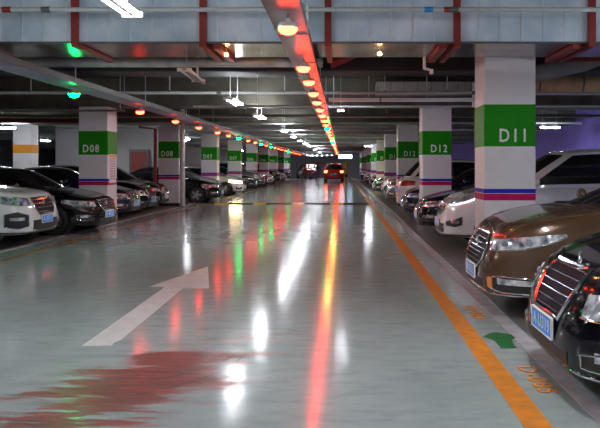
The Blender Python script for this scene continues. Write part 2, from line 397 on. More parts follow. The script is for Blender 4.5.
for i, (x, y, z) in enumerate(((1.18, 9.6, 2.86), (-2.32, 10.75, 2.86))):
    t = empty('sprinkler_drop', (x, y, z), 0, ['white sprinkler drop under the duct right of the aisle', 'white sprinkler drop above the unlit tube light'][i], 'sprinkler')
    MB().tube([(0, 0, .03), (0, 0, .2 if i == 0 else .88)], .022, 8).build('drop_pipe', M_WHITE, t, True)
    MB().tube([(-.01, 0, .03), (.05, 0, .02), (.10, 0, .0)], .02, 8).build('elbow', M_WHITE, t, True)
    MB().tube([(.10, 0, .02), (.10, 0, -.05)], .028, 8).build('head', M_WHITE, t, True)
# white trunking
t = empty('cable_trunking', (-.3, 15.0, 2.93), 0, 'bright white trunking crossing right of the red lamp tray', 'trunking')
MB().box(0, 3.32, -.05, .05, 0, .085).build('channel', mat('trunking white', (.85, .88, .92), .35), t, bevel=.01)
MB().box(3.22, 3.32, -.05, .05, -.12, .42).build('drop_bend', MATS['trunking white'], t, bevel=.01)
MB().box(1.14, 1.17, -.055, .055, -.005, .09).build('joint', M_PIPE_D, t)
# black wrapped duct behind the galvanised one
pipe_d = tag(MB().box(-12, 8.4, 11.25, 11.95, 3.09, 3.40).build('duct_wrap', M_DARK, bevel=.05), 'flat black wrapped duct behind the silver pipe', 'air duct')
pipe_d.name = 'wrapped_duct'
t = empty('return_duct', (2.2, 17.20, 2.97), 0, 'pale flat duct section above the first D12 pillar', 'air duct')
# return duct: pale box mounted on front of the beam
MB().box(-1.35, 1.55, -.75, -.08, .30, .60).build('duct_shell', M_CLOTH, t, bevel=.02)
for k in range(9): MB().box(-1.34 + k * .33, -1.325 + k * .33, -.755, -.75, .30, .60).build('seam', M_PIPE_D, t)
# tan insulated duct + slanted canvas duct upper right
t = empty('insulated_duct', (3.0, 12.4, 3.02), 0, 'tan insulated round duct right of the D11 pillar', 'air duct')
MB().tube([(.3, 0, 0), (5.3, 0, 0)], .19, 18).build('sleeve', M_TAN, t, True)
for k in range(6): MB().tube([(.6 + k * .8, 0, 0), (.63 + k * .8, 0, 0)], .195, 18).build('strap', M_PIPE_D, t, True)
t = empty('flexible_duct', (3.0, 11.1, 2.90), 0, 'slanting grey canvas duct crossing the tan duct', 'air duct')
MB().tube([(.15, -.1, .10), (.9, -.25, .26), (1.6, -.40, .52)], .14, 14).build('sleeve', M_CLOTH, t, True)
pipe('fire_pipe', [(3.3, 10.6, 3.18), (4.6, 10.55, 3.18), (4.6, 10.55, 3.5), (6.5, 10.55, 3.5)], .04, M_RED, 'dark red bent pipe in front of the slanting canvas duct')
# red sprinkler elbow right of central tray
pipe('sprinkler_elbow', [(-.19, 10.75, 3.16), (.05, 10.75, 3.22), (.25, 10.75, 3.30), (.30, 10.75, 3.74)], [.10, .07, .05, .05], M_RED, 'bright red pipe elbow hanging right of the central tray under the duct')
pipe('fire_pipe', [(-5.95, 20.0, 3.74), (-5.95, 20.0, 2.98)], .05, M_RED, 'short red riser above the cable tray on the left')
pipe('fire_pipe', [(-7.9, 26.2, 3.74), (-7.9, 26.2, 3.0), (-7.30, 26.2, 2.93), (-7.30, 26.2, .002)], .07, M_RED, 'dark red stepped fire pipe beside the hydrant cabinet')
for i, x in enumerate((-9.5, -7.2, -4.0)):
    pipe('fire_pipe', [(x, 13.0, 3.70), (x, 13.0, 3.05 + .12 * i)], .03, M_RED, 'red sprinkler drop behind the black duct, %s from the left' % ORD[i])
# hydrant cabinet on the partition
t = empty('hydrant_cabinet', (-8.75, 28.99, .95), 0, 'red fire hydrant cabinet with grey frame on the white partition', 'hydrant cabinet')
MB().box(-.42, .42, -.14, 0, 0, 1.25).build('cabinet_box', M_PIPE_D, t, bevel=.01)
MB().box(-.34, .34, -.16, -.14, .10, 1.15).build('door', M_RED, t)
MB().box(.26, .29, -.185, -.16, .55, .72).build('handle', M_CHROME, t)

def tray(x, z, w, y0, y1, m, label):
    t = empty('cable_tray', (x, y0, z), 0, label, 'cable tray')
    L = y1 - y0
    MB().box(-w / 2, w / 2, 0, L, 0, .012).build('tray_bed', m, t)
    for s in (-1, 1): MB().box(s * w / 2 - .006, s * w / 2 + .006, 0, L, -.004, .09).build('side_rail', M_TRAY if m is M_TRAY else M_PIPE_D, t)
    k = 1.0
    while k < L: MB().box(-w / 2 - .012, w / 2 + .012, k, k + .02, -.010, 0.0).build('joint_strap', M_PIPE_W, t); k += 1.9
    k = .8
    while k < L and k < 50:
        for s in (-1, 1): MB().tube([(s * (w / 2 + .015), k, -.01), (s * (w / 2 + .015), k, CEIL_Z - z - .002)], .008, 6).build('hanger_rod', M_PIPE_W, t)
        k += 3.75
    return t
CT_Z = 2.72; CT_X = -.50
tray(CT_X, CT_Z + .12, .30, 2.0, 80, M_TRAY, 'long grey cable tray over the middle of the aisle glowing red')
LT_Z = 2.80; LT_X = -4.42
tray(LT_X, LT_Z, .42, 6.0, 80, M_TRAY2, 'long violet grey cable tray over the left side of the aisle')
# big tray/duct crossing top left to the column (pale, wide)
# indicator lamps
def lamp_proto(mlens):
    t = empty('indicator_lamp', (0, 0, 0))
    MB().lathe([(0.0, .085), (.028, .085), (.03, .055), (.082, .045), (.09, .02), (.088, .0)], 18).build('lamp_cap', M_LAMPCAP, t, True)
    MB().lathe([(.086, .002), (.084, -.02), (.062, -.045), (.03, -.056), (0, -.058)], 18).build('lens', mlens, t, True)
    MB().tube([(0, 0, .08), (0, 0, .118)], .011, 8).build('stem', M_PIPE_D, t, True)
    return t
PR = lamp_proto(M_LRED); PG = lamp_proto(M_LGRN)
used = {id(PR): False, id(PG): False}
def place_lamp(proto, x, y, z, label, group):
    if not used[id(proto)]: o = proto; used[id(proto)] = True
    else: o = copy_tree(proto)
    o.location = (x, y, z); tag(o, label, 'indicator lamp', group)
cy = [4.1, 5.95, 8.35, 9.75, 11.3, 12.9, 14.6, 16.3, 18.1, 20.0, 22.0, 24.2, 26.5, 29, 31.5, 34, 37, 40, 43.5, 47, 51, 55, 60, 65, 70]
for i, y in enumerate(cy):
    g = i in (10, 15, 16)
    place_lamp(PG if g else PR, CT_X + .02, y, CT_Z, '%s lamp hanging under the central cable tray, %s from the camera' % ('green' if g else 'red', ORD[i]), 'lamps under the central tray')
ly = [11.0, 14.6, 17.7, 20.6, 23.7, 26.0, 28.6, 31.4, 34, 36.5, 39, 41.5, 44, 46.5, 49, 52, 55, 58.5, 62, 66, 70]
for i, y in enumerate(ly):
    g = i in (0, 6, 9, 11, 16)
    place_lamp(PG if g else PR, LT_X + .02, y, LT_Z - .125, '%s lamp hanging under the left cable tray, %s from the camera' % ('green' if g else 'red', ORD[i]), 'lamps under the left tray')
# warm lamps above duct region: small bulbs clipped to a conduit
for (x, y, z, lab) in ((-1.55, 9.0, 3.00, 'warm orange bulb under the galvanised duct left of the central tray'), (.50, 8.9, 3.00, 'warm orange bulb under the galvanised duct right of the central tray'),
                       (-.55, 31.2, 2.9, 'small warm bulb near the far crossing pipe over the aisle')):
    t = empty('warm_bulb', (x, y, z), 0, lab, 'bulb')
    MB().lathe([(0, .03), (.018, .03), (.02, .012), (.022, 0)], 12).build('socket', M_FIX, t, True)
    MB().lathe([(.02, 0), (.026, -.012), (.02, -.03), (0, -.036)], 12).build('bulb', M_LWARM, t, True)
    MB().tube([(0, 0, .028), (0, 0, .074 if y < 20 else CEIL_Z - z)], .006, 6).build('stem', M_FIX, t)

# tube fixtures
def fixture(on=True, n=2, length=1.22, rod=CEIL_Z - 2.64):
    t = empty('tube_light', (0, 0, 0)); L = length / 2
    MB().box(-.03, .03, -L, L, .0, .05).build('housing', M_FIX if on else M_FIXD, t, bevel=.006)
    for s in (-1, 1):
        MB().tube([(s * .062, -L + .03, .015), (s * .062, L - .03, .015)], .02, 10).build('tube', M_TUBE if on else M_TUBE_OFF, t, True)
    for s in (-1, 1):
        MB().box(-.10, .10, s * (L - .02) - .015, s * (L - .02) + .015, -.012, .035).build('end_cap', M_FIX, t)
        MB().tube([(0, s * L * .7, .07), (0, s * L * .7, rod)], .007, 6).build('hanger_rod', M_PIPE_W, t)
    return t
FZ = 2.72
FON = fixture(True); FOFF = fixture(False)
FOFF.location = (-2.22, 9.9, FZ + .10); FOFF.rotation_euler = (0.0, 0, math.radians(3)); tag(FOFF, 'unlit beige tube light hanging tilted beyond the duct', 'tube light', 'tube lights over the aisle')
# unlit one hangs a bit lower than the ceiling; same rods
first = [True]
def put_light(x, y, z, rz, label, group='tube lights over the aisle'):
    if first[0]: o = FON; first[0] = False
    else: o = copy_tree(FON)
    o.location = (x, y, z); o.rotation_euler = (0, 0, rz); tag(o, label, 'tube light', group)
    return o
seq = [5.2, 12.9, 16.9, 23.8, 28.5, 33, 37.5, 42, 51, 62]
put_light(-2.03, 5.9, 2.95, 0, 'bright tube light in front of the duct at the top of the aisle')
for i, y in enumerate(seq[1:]):
    put_light(-2.08, y, FZ, 0, 'lit tube light in the row over the aisle, %s beyond the duct' % ORD[i])
for i, y in enumerate((.6, -3.6)): put_light(-2.08, y, FZ, 0, 'lit tube light of the aisle row behind the viewer, %s' % ORD[i])
for i, y in enumerate((4.7, .7, -3.3)): put_light(-5.2, y, 2.95, 0, 'added fill tube light out of view on the left, nearest the viewer, %s' % ORD[i])  # extra unseen row, added to brighten the floor near the camera
for i, y in enumerate((4.7, .7, -3.3)): put_light(1.25, y, 2.95, 0, 'added fill tube light out of view on the right, nearest the viewer, %s' % ORD[i])  # added row out of frame that brightens the front pillar and duct face
for i, y in enumerate((2.2, -2.0, 6.6)): put_light(4.6, y, FZ, 0, 'added fill tube light out of view over the nearest right bays, %s' % ORD[i], 'tube lights over the bays')  # unseen lamps added over the bays to help light the front pillar
for i, y in enumerate((8.0,)): put_light(-9.3, y + 2.2, FZ, 0, 'added fill tube light out of view over the nearest left bays, %s' % ORD[i], 'tube lights over the bays')  # out-of-frame lamp added to keep the white suv lit
put_light(-9.7, 26.4, FZ, 0, 'added tube light hidden behind the D08 pillar to brighten the white partition', 'tube lights over the bays')  # added lamp, hidden by the pillar, that brightens the partition wall
put_light(7.0, 22.6, FZ + .05, PI / 2, 'lit tube light by the lavender wall', 'tube lights over the bays').scale = (1, .55, 1)
put_light(7.0, 12.4, FZ, 0, 'lit tube light over the rear of the right bays near the tan duct', 'tube lights over the bays')
put_light(-11.55, 23.2, FZ + .06, PI / 2, 'lit tube light in front of the orange banded pillar', 'tube lights over the bays').scale = (1, .5, 1)
put_light(-7.0, 30.2, FZ-.05, 0, 'lit tube light above the cars behind the steel pole', 'tube lights over the bays').scale = (.8, .4, 1)
sl = put_light(-.03, 15.75, FZ + .08, 0, 'short lit lamp hanging just right of the central tray', 'tube lights over the bays'); sl.scale = (.8, .3, 1)
for i, (x, y) in enumerate(((-8.6, 36), (-8.6, 45), (-16, 36), (-19, 28), (1.8, 46), (-9, 60), (-19, 50))):
    put_light(x, y, FZ + .1, PI / 2 if x > 1 else 0, 'distant lit tube light set across the bays, %s from the camera' % ORD[i], 'tube lights over the bays').scale = (1, .45 if x == 1.8 else 1, 1)
for i in range(6):
    put_light(-3.9 + i * .55, 74.5, FZ - .1, 0, 'far tube light in the cluster at the aisle end, %s from the left' % ORD[i], 'tube lights at the aisle end')

# ------------------------------------------------------------------ cars
def smooth_interp(pts, t):
    if t <= pts[0][0]: return pts[0][1]
    for (a, va), (b, vb) in zip(pts, pts[1:]):
        if t <= b:
            k = (t - a) / (b - a); k = k * k * (3 - 2 * k) * .5 + k * .5
            return va + (vb - va) * k
    return pts[-1][1]

def make_car(P):
    """local frame: nose towards +x, origin on the floor at the car's middle"""
    L, W = P['L'], P['W']; a, w = L / 2, W / 2; n = P.get('n', 5.0)
    Hs = P['hood']
    def Hx(x): return smooth_interp(Hs, a - x)
    NP = 80
    U = []
    for k in range(NP):
        ph = 2 * PI * k / NP; c, s = math.cos(ph), math.sin(ph)
        r = 1 / (abs(c) ** n + abs(s) ** n) ** (1 / n); U.append((c * r, s * r))
    zb = P.get('zb', .19)
    lean = P.get('lean', .10)
    levels = [(-1, .55), (-1, .30), (0, .16), (.03, .07), (.10, .015), (.30, .0), (.50, .0), (.68, .004), (.80, .02), (.90, .045), (.965, .085), (1.0, .15)]
    v = []; 
    v.append((0, 0, zb))
    for f, d in levels:
        for (ux, uy) in U:
            fr = max(0, ux) ** 6
            dd = d
            x = ux * (a - dd - fr * lean * max(0, f) ** 3); y = uy * (w - d)
            H = Hx(x); z = zb + max(0, f) * (H - zb)
            v.append((x, y, z))
    top = levels[-1][1]
    for s in (.86, .70, .52, .34, .17):
        for (ux, uy) in U:
            x = ux * (a - top - max(0, ux) ** 6 * lean) * s; y = uy * (w - top) * s
            v.append((x, y, Hx(x) + P.get('crown', .05) * (1 - s * s) ** .8 * 1.0))
    v.append((0, 0, Hx(0) + P.get('crown', .05)))
    nl = len(levels) + 5
    fs = []
    for k in range(NP): fs.append((0, 1 + (k + 1) % NP, 1 + k))
    for i in range(nl - 1):
        for k in range(NP):
            b0 = 1 + i * NP; b1 = b0 + NP
            fs.append((b0 + k, b0 + (k + 1) % NP, b1 + (k + 1) % NP, b1 + k))
    lb = 1 + (nl - 1) * NP
    for k in range(NP): fs.append((lb + k, lb + (k + 1) % NP, len(v) - 1))
    mb = MB(); mb.add(v, fs)
    me = mb.mesh('body')
    bmt = BVHTree.FromPolygons([Vector(q) for q in mb.v], mb.f)
    # wheel wells by boolean
    WR = P.get('wr', .335); wx = (a - P.get('fo', .88), -a + P.get('ro', 1.0))
    root = empty(P['name'], (0, 0, 0))
    body = bpy.data.objects.new('body', me); COL.objects.link(body)
    cut = MB()
    for x in wx:
        for s in (-1, 1):
            prof = [(0, s * (w - .30)), (WR + .05, s * (w - .30)), (WR + .055, s * (w + .2)), (0, s * (w + .2))]
            cut.lathe(prof, 36, 'y', (x, 0, WR))
    co = cut.build('cut', M_PLASTIC)
    bm_ = body.modifiers.new('b', 'BOOLEAN'); bm_.operation = 'DIFFERENCE'; bm_.object = co; bm_.solver = 'EXACT'
    bpy.context.view_layer.update()
    me2 = bpy.data.meshes.new_from_object(body.evaluated_get(bpy.context.evaluated_depsgraph_get()))
    body.modifiers.clear(); body.data = me2; bpy.data.objects.remove(co)
    me2.materials.clear(); me2.materials.append(P['paint']); 
    for p in me2.polygons: p.material_index = 0; p.use_smooth = True
    me2.set_sharp_from_angle(angle=math.radians(40))
    body.parent = root
    for x in wx:
        for s in (-1, 1): MB().lathe([(0, s * (w - .295)), (WR + .048, s * (w - .295)), (WR + .048, s * (w - .06))], 30, 'y', (x, 0, WR)).build('wheel_arch_liner', M_PLASTIC, root)
    # ---- wheels
    for x in wx:
        for s in (-1, 1):
            yc = s * (w - .125)
            tw = .11
            prof = [(WR * .62, -tw), (WR * .9, -tw), (WR * .985, -tw * .75), (WR, -tw * .4), (WR, tw * .4), (WR * .985, tw * .75), (WR * .9, tw), (WR * .62, tw)]
            t = MB().lathe(prof, 32, 'y').build('wheel', M_TYRE, root, True); t.location = (x, yc, WR)
            m_ = MB(); o_ = s * (tw - .015)
            m_.lathe([(WR * .68, s * tw * .9), (WR * .66, o_ - s * .005), (WR * .60, o_ - s * .02), (WR * .60, -s * tw * .7)], 32, 'y')
            ns = P.get('spokes', 5)
            for k in range(ns * 2):
                th = 2 * PI * (k // 2) / ns + (.16 if k % 2 else -.16)
                p = (math.cos(th) * WR * .15, o_ - s * .012, math.sin(th) * WR * .15); q = (math.cos(th) * WR * .63, o_ - s * .004, math.sin(th) * WR * .63)
                m_.bar(p, q, .028, .028)
            m_.lathe([(0, o_ + s * .002), (WR * .14, o_), (WR * .18, o_ - s * .02)], 20, 'y')
            m_.build('rim', M_RIM, t, False)
            MB().lathe([(WR * .50, -s * .0), (WR * .12, -s * .0)], 24, 'y').build('brake_disc', M_PIPE_D, t)
    # ---- greenhouse
    G = P['gh']  # front base t, front roof t, rear roof t, rear base t, roof z, belt width inset, roof width inset
    bx0, rx0, rx1, bx1 = a - G[0], a - G[1], a - G[2], a - G[3]; zr = G[4]; bw = w - G[5]; rw = w - G[6]
    # ring point list half (right side y>0): front centre -> rear centre
    segs = []  # (kind, base(x,y), roof(x,y))
    half = []
    nf = 6
    for i in range(nf + 1):
        k = i / nf; yb = k * (bw - .10); yr = k * (rw - .12)
        half.append(('W' if i < nf else 'A', (bx0 - .22 * k * k, yb), (rx0 - .10 * k * k, yr)))
    half.append(('A2', (bx0 - .34, bw - .02), (rx0 - .16, rw - .03)))
    xs_b = bx0 - .42; xs_r = rx0 - .22; xe_b = bx1 + .50; xe_r = rx1 + .28
    if P.get('boxy'): xe_b = bx1 + .30; xe_r = rx1 + .22
    mid = P.get('mid', .52); ns_ = 5
    for i in range(ns_ + 1):
        k = i / ns_ * mid; half.append(('S' if i < ns_ else 'B', (xs_b + (xe_b - xs_b) * k, bw), (xs_r + (xe_r - xs_r) * k, rw)))
    for i in range(ns_ + 1):
        k = mid + .035 + i / ns_ * (1 - mid - .035); half.append(('S2' if i < ns_ else 'C', (xs_b + (xe_b - xs_b) * k, bw), (xs_r + (xe_r - xs_r) * k, rw)))
    half.append(('C', (bx1 + .26, bw - .05), (rx1 + .15, rw - .04)))
    half.append(('C', (bx1 + .16, bw - .14), (rx1 + .10, rw - .12)))
    for i in range(1, nf + 1):
        k = 1 - i / nf; half.append(('R', (bx1 + .14 * k, (bw - .14) * k), (rx1 + .08 * k, (rw - .12) * k)))
    half[-nf - 1] = ('R', half[-nf - 1][1], half[-nf - 1][2])
    full = half + [(h[0], (h[1][0], -h[1][1]), (h[2][0], -h[2][1])) for h in half[-2:0:-1]]
    kinds = [h[0] for h in half[:-1]]; kinds = kinds + kinds[::-1]
    NR = len(full)
    zlev = [0, .08, .3, .55, .8, .93, 1.0]
    rings = []
    for li, k in enumerate(zlev):
        R = []
        for (kd, bpt, rp) in full:
            kk = k + .06 * math.sin(PI * k)  # barrel
            x = bpt[0] + (rp[0] - bpt[0]) * k; y = bpt[1] + (rp[1] - bpt[1]) * (k ** 1.35)
            zbse = Hx(bpt[0]) - .03 + P.get('crown', .05) * max(0, 1 - (abs(bpt[1]) / w) ** 2) * .6
            ztop = zr - .05 * (abs(rp[1]) / rw) ** 2 - .05 * max(0, abs(rp[0] - (rx0 + rx1) / 2) / ((rx0 - rx1) / 2)) ** 2
            R.append((x, y, zbse + (ztop - zbse) * (k ** .92)))
        rings.append(R)
    parts = {}
    for li in range(len(zlev) - 1):
        for k in range(NR):
            kd = kinds[k]; side = 'L' if k < NR / 2 else 'R'
            if kd == 'W' and 0 < li < 5: key = ('windshield', '')
            elif kd == 'R' and 0 < li < 5: key = ('rear_window', '')
            elif kd == 'S' and 0 < li < 5: key = ('front_window', side)
            elif kd == 'S2' and 0 < li < 5: key = ('rear_side_window', side)
            elif kd == 'B' and 0 < li < 5: key = ('door_pillar', side)
            else: key = ('cabin_frame', '')
            m_ = parts.setdefault(key, MB())
            q = [rings[li][k], rings[li][(k + 1) % NR], rings[li + 1][(k + 1) % NR], rings[li + 1][k]]
            m_.add(q, [(0, 1, 2, 3)])
    # roof panel
    top = rings[-1]; rf = parts[('cabin_frame', '')]
    cx = (rx0 + rx1) / 2
    prev = top
    for s in (.85, .6, .3):
        cur = [(cx + (p[0] - cx) * s, p[1] * s, p[2] + (zr + .02 - p[2]) * (1 - s * s)) for p in top]
        for k in range(NR): rf.add([prev[k], prev[(k + 1) % NR], cur[(k + 1) % NR], cur[k]], [(0, 1, 2, 3)])
        prev = cur
    for k in range(NR): rf.add([prev[k], prev[(k + 1) % NR], (cx, 0, zr + .022)], [(0, 1, 2)])
    for (nm, sd), m_ in parts.items():
        me = bpy.data.meshes.new(nm); me.from_pydata(m_.v, [], m_.f)
        bm = bmesh.new(); bm.from_mesh(me); bmesh.ops.remove_doubles(bm, verts=bm.verts, dist=.0005); bmesh.ops.recalc_face_normals(bm, faces=bm.faces); bm.to_mesh(me); bm.free()
        me.polygons.foreach_set('use_smooth', [True] * len(me.polygons)); me.set_sharp_from_angle(angle=math.radians(45))
        o = bpy.data.objects.new(nm, me); COL.objects.link(o); o.parent = root
        me.materials.append(P['paint'] if nm == 'cabin_frame' else (M_PLASTIC if nm == 'door_pillar' else M_GLASS))
    # chrome/black window line
    def ring_pt(k, u):
        li = min(int(u), len(zlev) - 2); f = u - li
        p = Vector(rings[li][k]); q = Vector(rings[li + 1][k]); return p + (q - p) * f
    idx_s = [i for i, h in enumerate(half) if h[0] in ('S', 'B', 'S2')]
    # ---- patches projected onto the body
    AX = a - 1.0
    def hit(th, z, off=.0, rear=False):
        sgn = -1 if rear else 1
        d = Vector((math.cos(th) * sgn, math.sin(th), 0)); o = Vector((AX * sgn, 0, z)) + d * 4
        h = bmt.ray_cast(o, -d)
        p = h[0] if h[0] else Vector((AX * sgn, 0, z)) + d * 1.0
        return p + d * off
    def patch(name, cols, m, off=.012, rows=4, parent=root, rear=False, depth=.03):
        """cols: (deg, z0, z1)"""
        # densify
        C = []
        for (A, B) in zip(cols, cols[1:]):
            for i in range(4): k = i / 4; C.append(tuple(A[j] + (B[j] - A[j]) * k for j in range(3)))
        C.append(cols[-1]); vs = []; nc = len(C)
        for o_ in (off, off - depth):
            for (dg, z0, z1) in C:
                for r in range(rows + 1): vs.append(hit(math.radians(dg), z0 + (z1 - z0) * r / rows, o_, rear))
        R1 = rows + 1; N1 = nc * R1; fs = []
        for c in range(nc - 1):
            for r in range(rows):
                q = (c * R1 + r, c * R1 + r + 1, (c + 1) * R1 + r + 1, (c + 1) * R1 + r); fs.append(q); fs.append(tuple(i + N1 for i in q[::-1]))
        for c in range(nc - 1):
            for r in (0, rows): fs.append((c * R1 + r, (c + 1) * R1 + r, (c + 1) * R1 + r + N1, c * R1 + r + N1))
        for c in (0, nc - 1):
            for r in range(rows): fs.append((c * R1 + r, c * R1 + r + 1, c * R1 + r + 1 + N1, c * R1 + r + N1))
        return MB().add(vs, fs).build(name, m, parent, True)
    def line(name, pts, r, m, off=.012, parent=root, rear=False, closed=False, n=6):
        Q = []
        pp = pts + ([pts[0]] if closed else [])
        for (A, B) in zip(pp, pp[1:]):
            for i in range(4): k = i / 4; Q.append(hit(math.radians(A[0] + (B[0] - A[0]) * k), A[1] + (B[1] - A[1]) * k, off, rear))
        Q.append(hit(math.radians(pp[-1][0]), pp[-1][1], off, rear))
        return MB().tube(Q, r, n).build(name, m, parent, True)
    st = P['face']
    # grille: polygon given as half widths (deg) at heights
    gr = st['grille']   # list of (z, half deg)
    zs = [g[0] for g in gr]
    def gw(z): return smooth_interp(gr, z)
    cols = []
    vs = []; fs = []; NC = 16; NRr = 8
    gmb = MB()
    for r in range(NRr + 1):
        z = zs[0] + (zs[-1] - zs[0]) * r / NRr; hw_ = gw(z)
        for c in range(NC + 1): vs.append(hit(math.radians(-hw_ + 2 * hw_ * c / NC), z, .006))
    for r in range(NRr):
        for c in range(NC): fs.append((r * (NC + 1) + c, r * (NC + 1) + c + 1, (r + 1) * (NC + 1) + c + 1, (r + 1) * (NC + 1) + c))
    gmb.add(vs, fs); g_ = gmb.build('grille', M_GRILLE, root, True)
    nb = st.get('bars', 5)
    for b in range(nb):
        z = zs[0] + (zs[-1] - zs[0]) * (b + .6) / nb; hw_ = gw(z) * .95
        line('grille_bar', [(-hw_, z), (0, z), (hw_, z)], st.get('bar_r', .008), st.get('bar_m', M_CHROME), .014, g_)
    if st.get('vbars'):
        for b in range(st['vbars']):
            k = -1 + 2 * (b + .5) / st['vbars']
            line('grille_slat', [(gw(zs[0]) * k, zs[0] + .02), (gw(zs[-1]) * k, zs[-1] - .02)], .006, M_CHROME, .014, g_)
    loop = [(-gw(z), z) for z in (zs[0], (zs[0] * 2 + zs[-1]) / 3, (zs[0] + 2 * zs[-1]) / 3, zs[-1])] + [(gw(z), z) for z in (zs[-1], (zs[0] + 2 * zs[-1]) / 3, (zs[0] * 2 + zs[-1]) / 3, zs[0])]
    line('grille_frame', loop, st.get('frame_r', .014), M_CHROME, .012, g_, closed=True)
    if st.get('emblem', True):
        zc = st.get('emz', zs[-1] - (zs[-1] - zs[0]) * .3); c_ = hit(0, zc, .025)
        MB().lathe([(.0, .0), (.03, .002), (.045, 0), (.055, .006), (.06, -.01)], 20, 'x', tuple(c_)).build('emblem', M_CHROME, g_, True)
    for s in (-1, 1):
        hl = patch('headlight', [(s * d, z0, z1) for (d, z0, z1) in st['head']], st.get('head_m', M_LENS), .010)
        (d0, a0, a1) = st['head'][0]; (d1, b0, b1) = st['head'][-1]
        line('headlight_trim', [(s * d, z0) for (d, z0, z1) in st['head']], .007, st.get('drl', M_CHROME), .016, hl)
        dm, zm0, zm1 = st['head'][1]
        for kx in (.25, .55):
            dd = d0 + (d1 - d0) * kx; zc = smooth_interp([(q[0], (q[1] + q[2]) / 2) for q in st['head']], dd); c = hit(math.radians(s * dd), zc, .004)
            rr = .32 * smooth_interp([(q[0], q[2] - q[1]) for q in st['head']], dd)
            dirv = Vector((math.cos(math.radians(dd)), s * math.sin(math.radians(dd)), 0))
            MB().tube([c, c + dirv * .012], rr, 14).build('projector', M_CHROME if st.get('head_m') is None else M_LENS_ON, hl, True)
        if 'fog' in st:
            fg = patch('fog_light_bezel', [(s * d, z0, z1) for (d, z0, z1) in st['fog']], M_PLASTIC, .006)
            lp = [(s * d, z1) for (d, z0, z1) in st['fog']] + [(s * d, z0) for (d, z0, z1) in st['fog'][::-1]]
            line('fog_light_trim', lp, .008, M_CHROME, .012, fg, closed=True)
            f0, f1 = st['fog'][0], st['fog'][-1]; zc = (st['fog'][1][1] + st['fog'][1][2]) / 2
            patch('fog_light', [(s * (f0[0] + (f1[0] - f0[0]) * .2), zc + .0, zc + .06), (s * (f0[0] + (f1[0] - f0[0]) * .8), zc + .0, zc + .05)], M_LENS, .016, 2, fg, depth=.012)
            if st.get('amber'):
                patch('side_marker', [(s * (f0[0] - 1), f0[1], f0[2]), (s * (f0[0] + 2.5), f0[1], f0[2])], M_AMBER, .018, 2, fg, depth=.012)
    if 'intake' in st:
        patch('lower_intake', [(-st['intake'][0], st['intake'][1], st['intake'][2]), (0, st['intake'][1], st['intake'][2]), (st['intake'][0], st['intake'][1], st['intake'][2])], M_PLASTIC, .005)
    line('front_lip', [(-62, zb + .05), (-30, zb + .035), (0, zb + .03), (30, zb + .035), (62, zb + .05)], .016, st.get('lip', M_PLASTIC), .004)
    # plate
    pz = st.get('pz', .42); pc = hit(0, pz, .022)
    tilt = 0
    pl = MB().box(-.006, .006, -.22, .22, -.07, .07).build('license_plate', M_PLATE, root); pl.location = pc
    fr = MB()
    for (y0, y1, z0, z1) in ((-.225, .225, .064, .074), (-.225, .225, -.074, -.064), (-.225, -.215, -.07, .07), (.215, .225, -.07, .07)): fr.box(-.008, .009, y0, y1, z0, z1)
    fr.build('plate_frame', M_LETTER, pl)
    text_obj('plate_lettering', P.get('plate', 'A U319'), .125, M_LETTER, pl, (.0075, 0, -.002), (PI / 2, 0, PI / 2), depth=.001, sx=.88, spacing=1.08)
    mt = MB().box(-.05, -.006, -.16, .16, -.05, .05).build('plate_bracket', M_PLASTIC, pl)
    # rear lights
    for s in (-1, 1):
        patch('tail_light', [(s * d, z0, z1) for (d, z0, z1) in P['tail']], P.get('tail_m', M_TAIL), .010, rear=True)
    rp = hit(0, P['tail'][0][1] - .12, .02, True)
    pl2 = MB().box(-.006, .006, -.22, .22, -.07, .07).build('license_plate', M_PLATE, root); pl2.location = rp
    # mirrors
    for s in (-1, 1):
        mx = bx0 - .52; mz = Hx(mx) + .09; y0 = s * (bw + .0)
        ob = bpy.data.objects.new('wing_mirror', None)
        mm = MB(); 
        import itertools
        prof = [(0.0, .0), (.05, .02), (.075, .06), (.082, .12), (.07, .18), (.03, .215), (0, .22)]
        vs = []; NN = 14
        for (r, h) in prof:
            for k in range(NN):
                th = 2 * PI * k / NN; vs.append((mx + r * .6 * math.cos(th) * 1.0, y0 + s * (.05 + h), mz + r * .95 * math.sin(th)))
        fs = [(i * NN + k, i * NN + (k + 1) % NN, (i + 1) * NN + (k + 1) % NN, (i + 1) * NN + k) for i in range(len(prof) - 1) for k in range(NN)]
        mm.add(vs, fs); mm.bar((mx, y0 - s * .03, mz - .07), (mx, y0 + s * .10, mz - .02), .06, .03)
        mm.build('wing_mirror', P['paint'], root, True)
    # door handles, door seams
    for s in (-1, 1):
        for kx in (.40, .84):
            x = xs_b + (xe_b - xs_b) * kx; z = Hx(x) - .13
            yb_ = bmt.ray_cast(Vector((x, s * 3, z)), Vector((0, -s, 0)))[0].y
            MB().bar((x - .09, yb_ + s * .018, z), (x + .09, yb_ + s * .018, z), .022, .028).build('door_handle', P.get('handle', P['paint']), root, bevel=.006)
        for kx in (-.10, .50, .98):
            Q = []
            for z_ in (.30, .42, .55, .68, .80, .90):
                x = xs_b + (xe_b - xs_b) * kx; h = bmt.ray_cast(Vector((x, s * 3, z_ * Hx(x) / .95)), Vector((0, -s, 0)))[0]
                if h: Q.append((h.x, h.y + s * -.001, h.z))
            if len(Q) > 1: MB().tube(Q, .004, 4).build('door_seam', M_PLASTIC, root)
        # sill
        Q = []
        for k in range(9):
            x = wx[0] - .45 + (wx[1] + .45 - (wx[0] - .45)) * k / 8; h = bmt.ray_cast(Vector((x, s * 3, zb + .09)), Vector((0, -s, 0)))[0]
            if h: Q.append((h.x, h.y, h.z))
        MB().tube(Q, .018, 6).build('side_sill', P.get('sillm', M_PLASTIC), root, True)
    # hood shut line
    Q = []
    def topz(x, y):
        h = bmt.ray_cast(Vector((x, y, 3)), Vector((0, 0, -1)))[0]; return (x, y, h.z if h else 1)
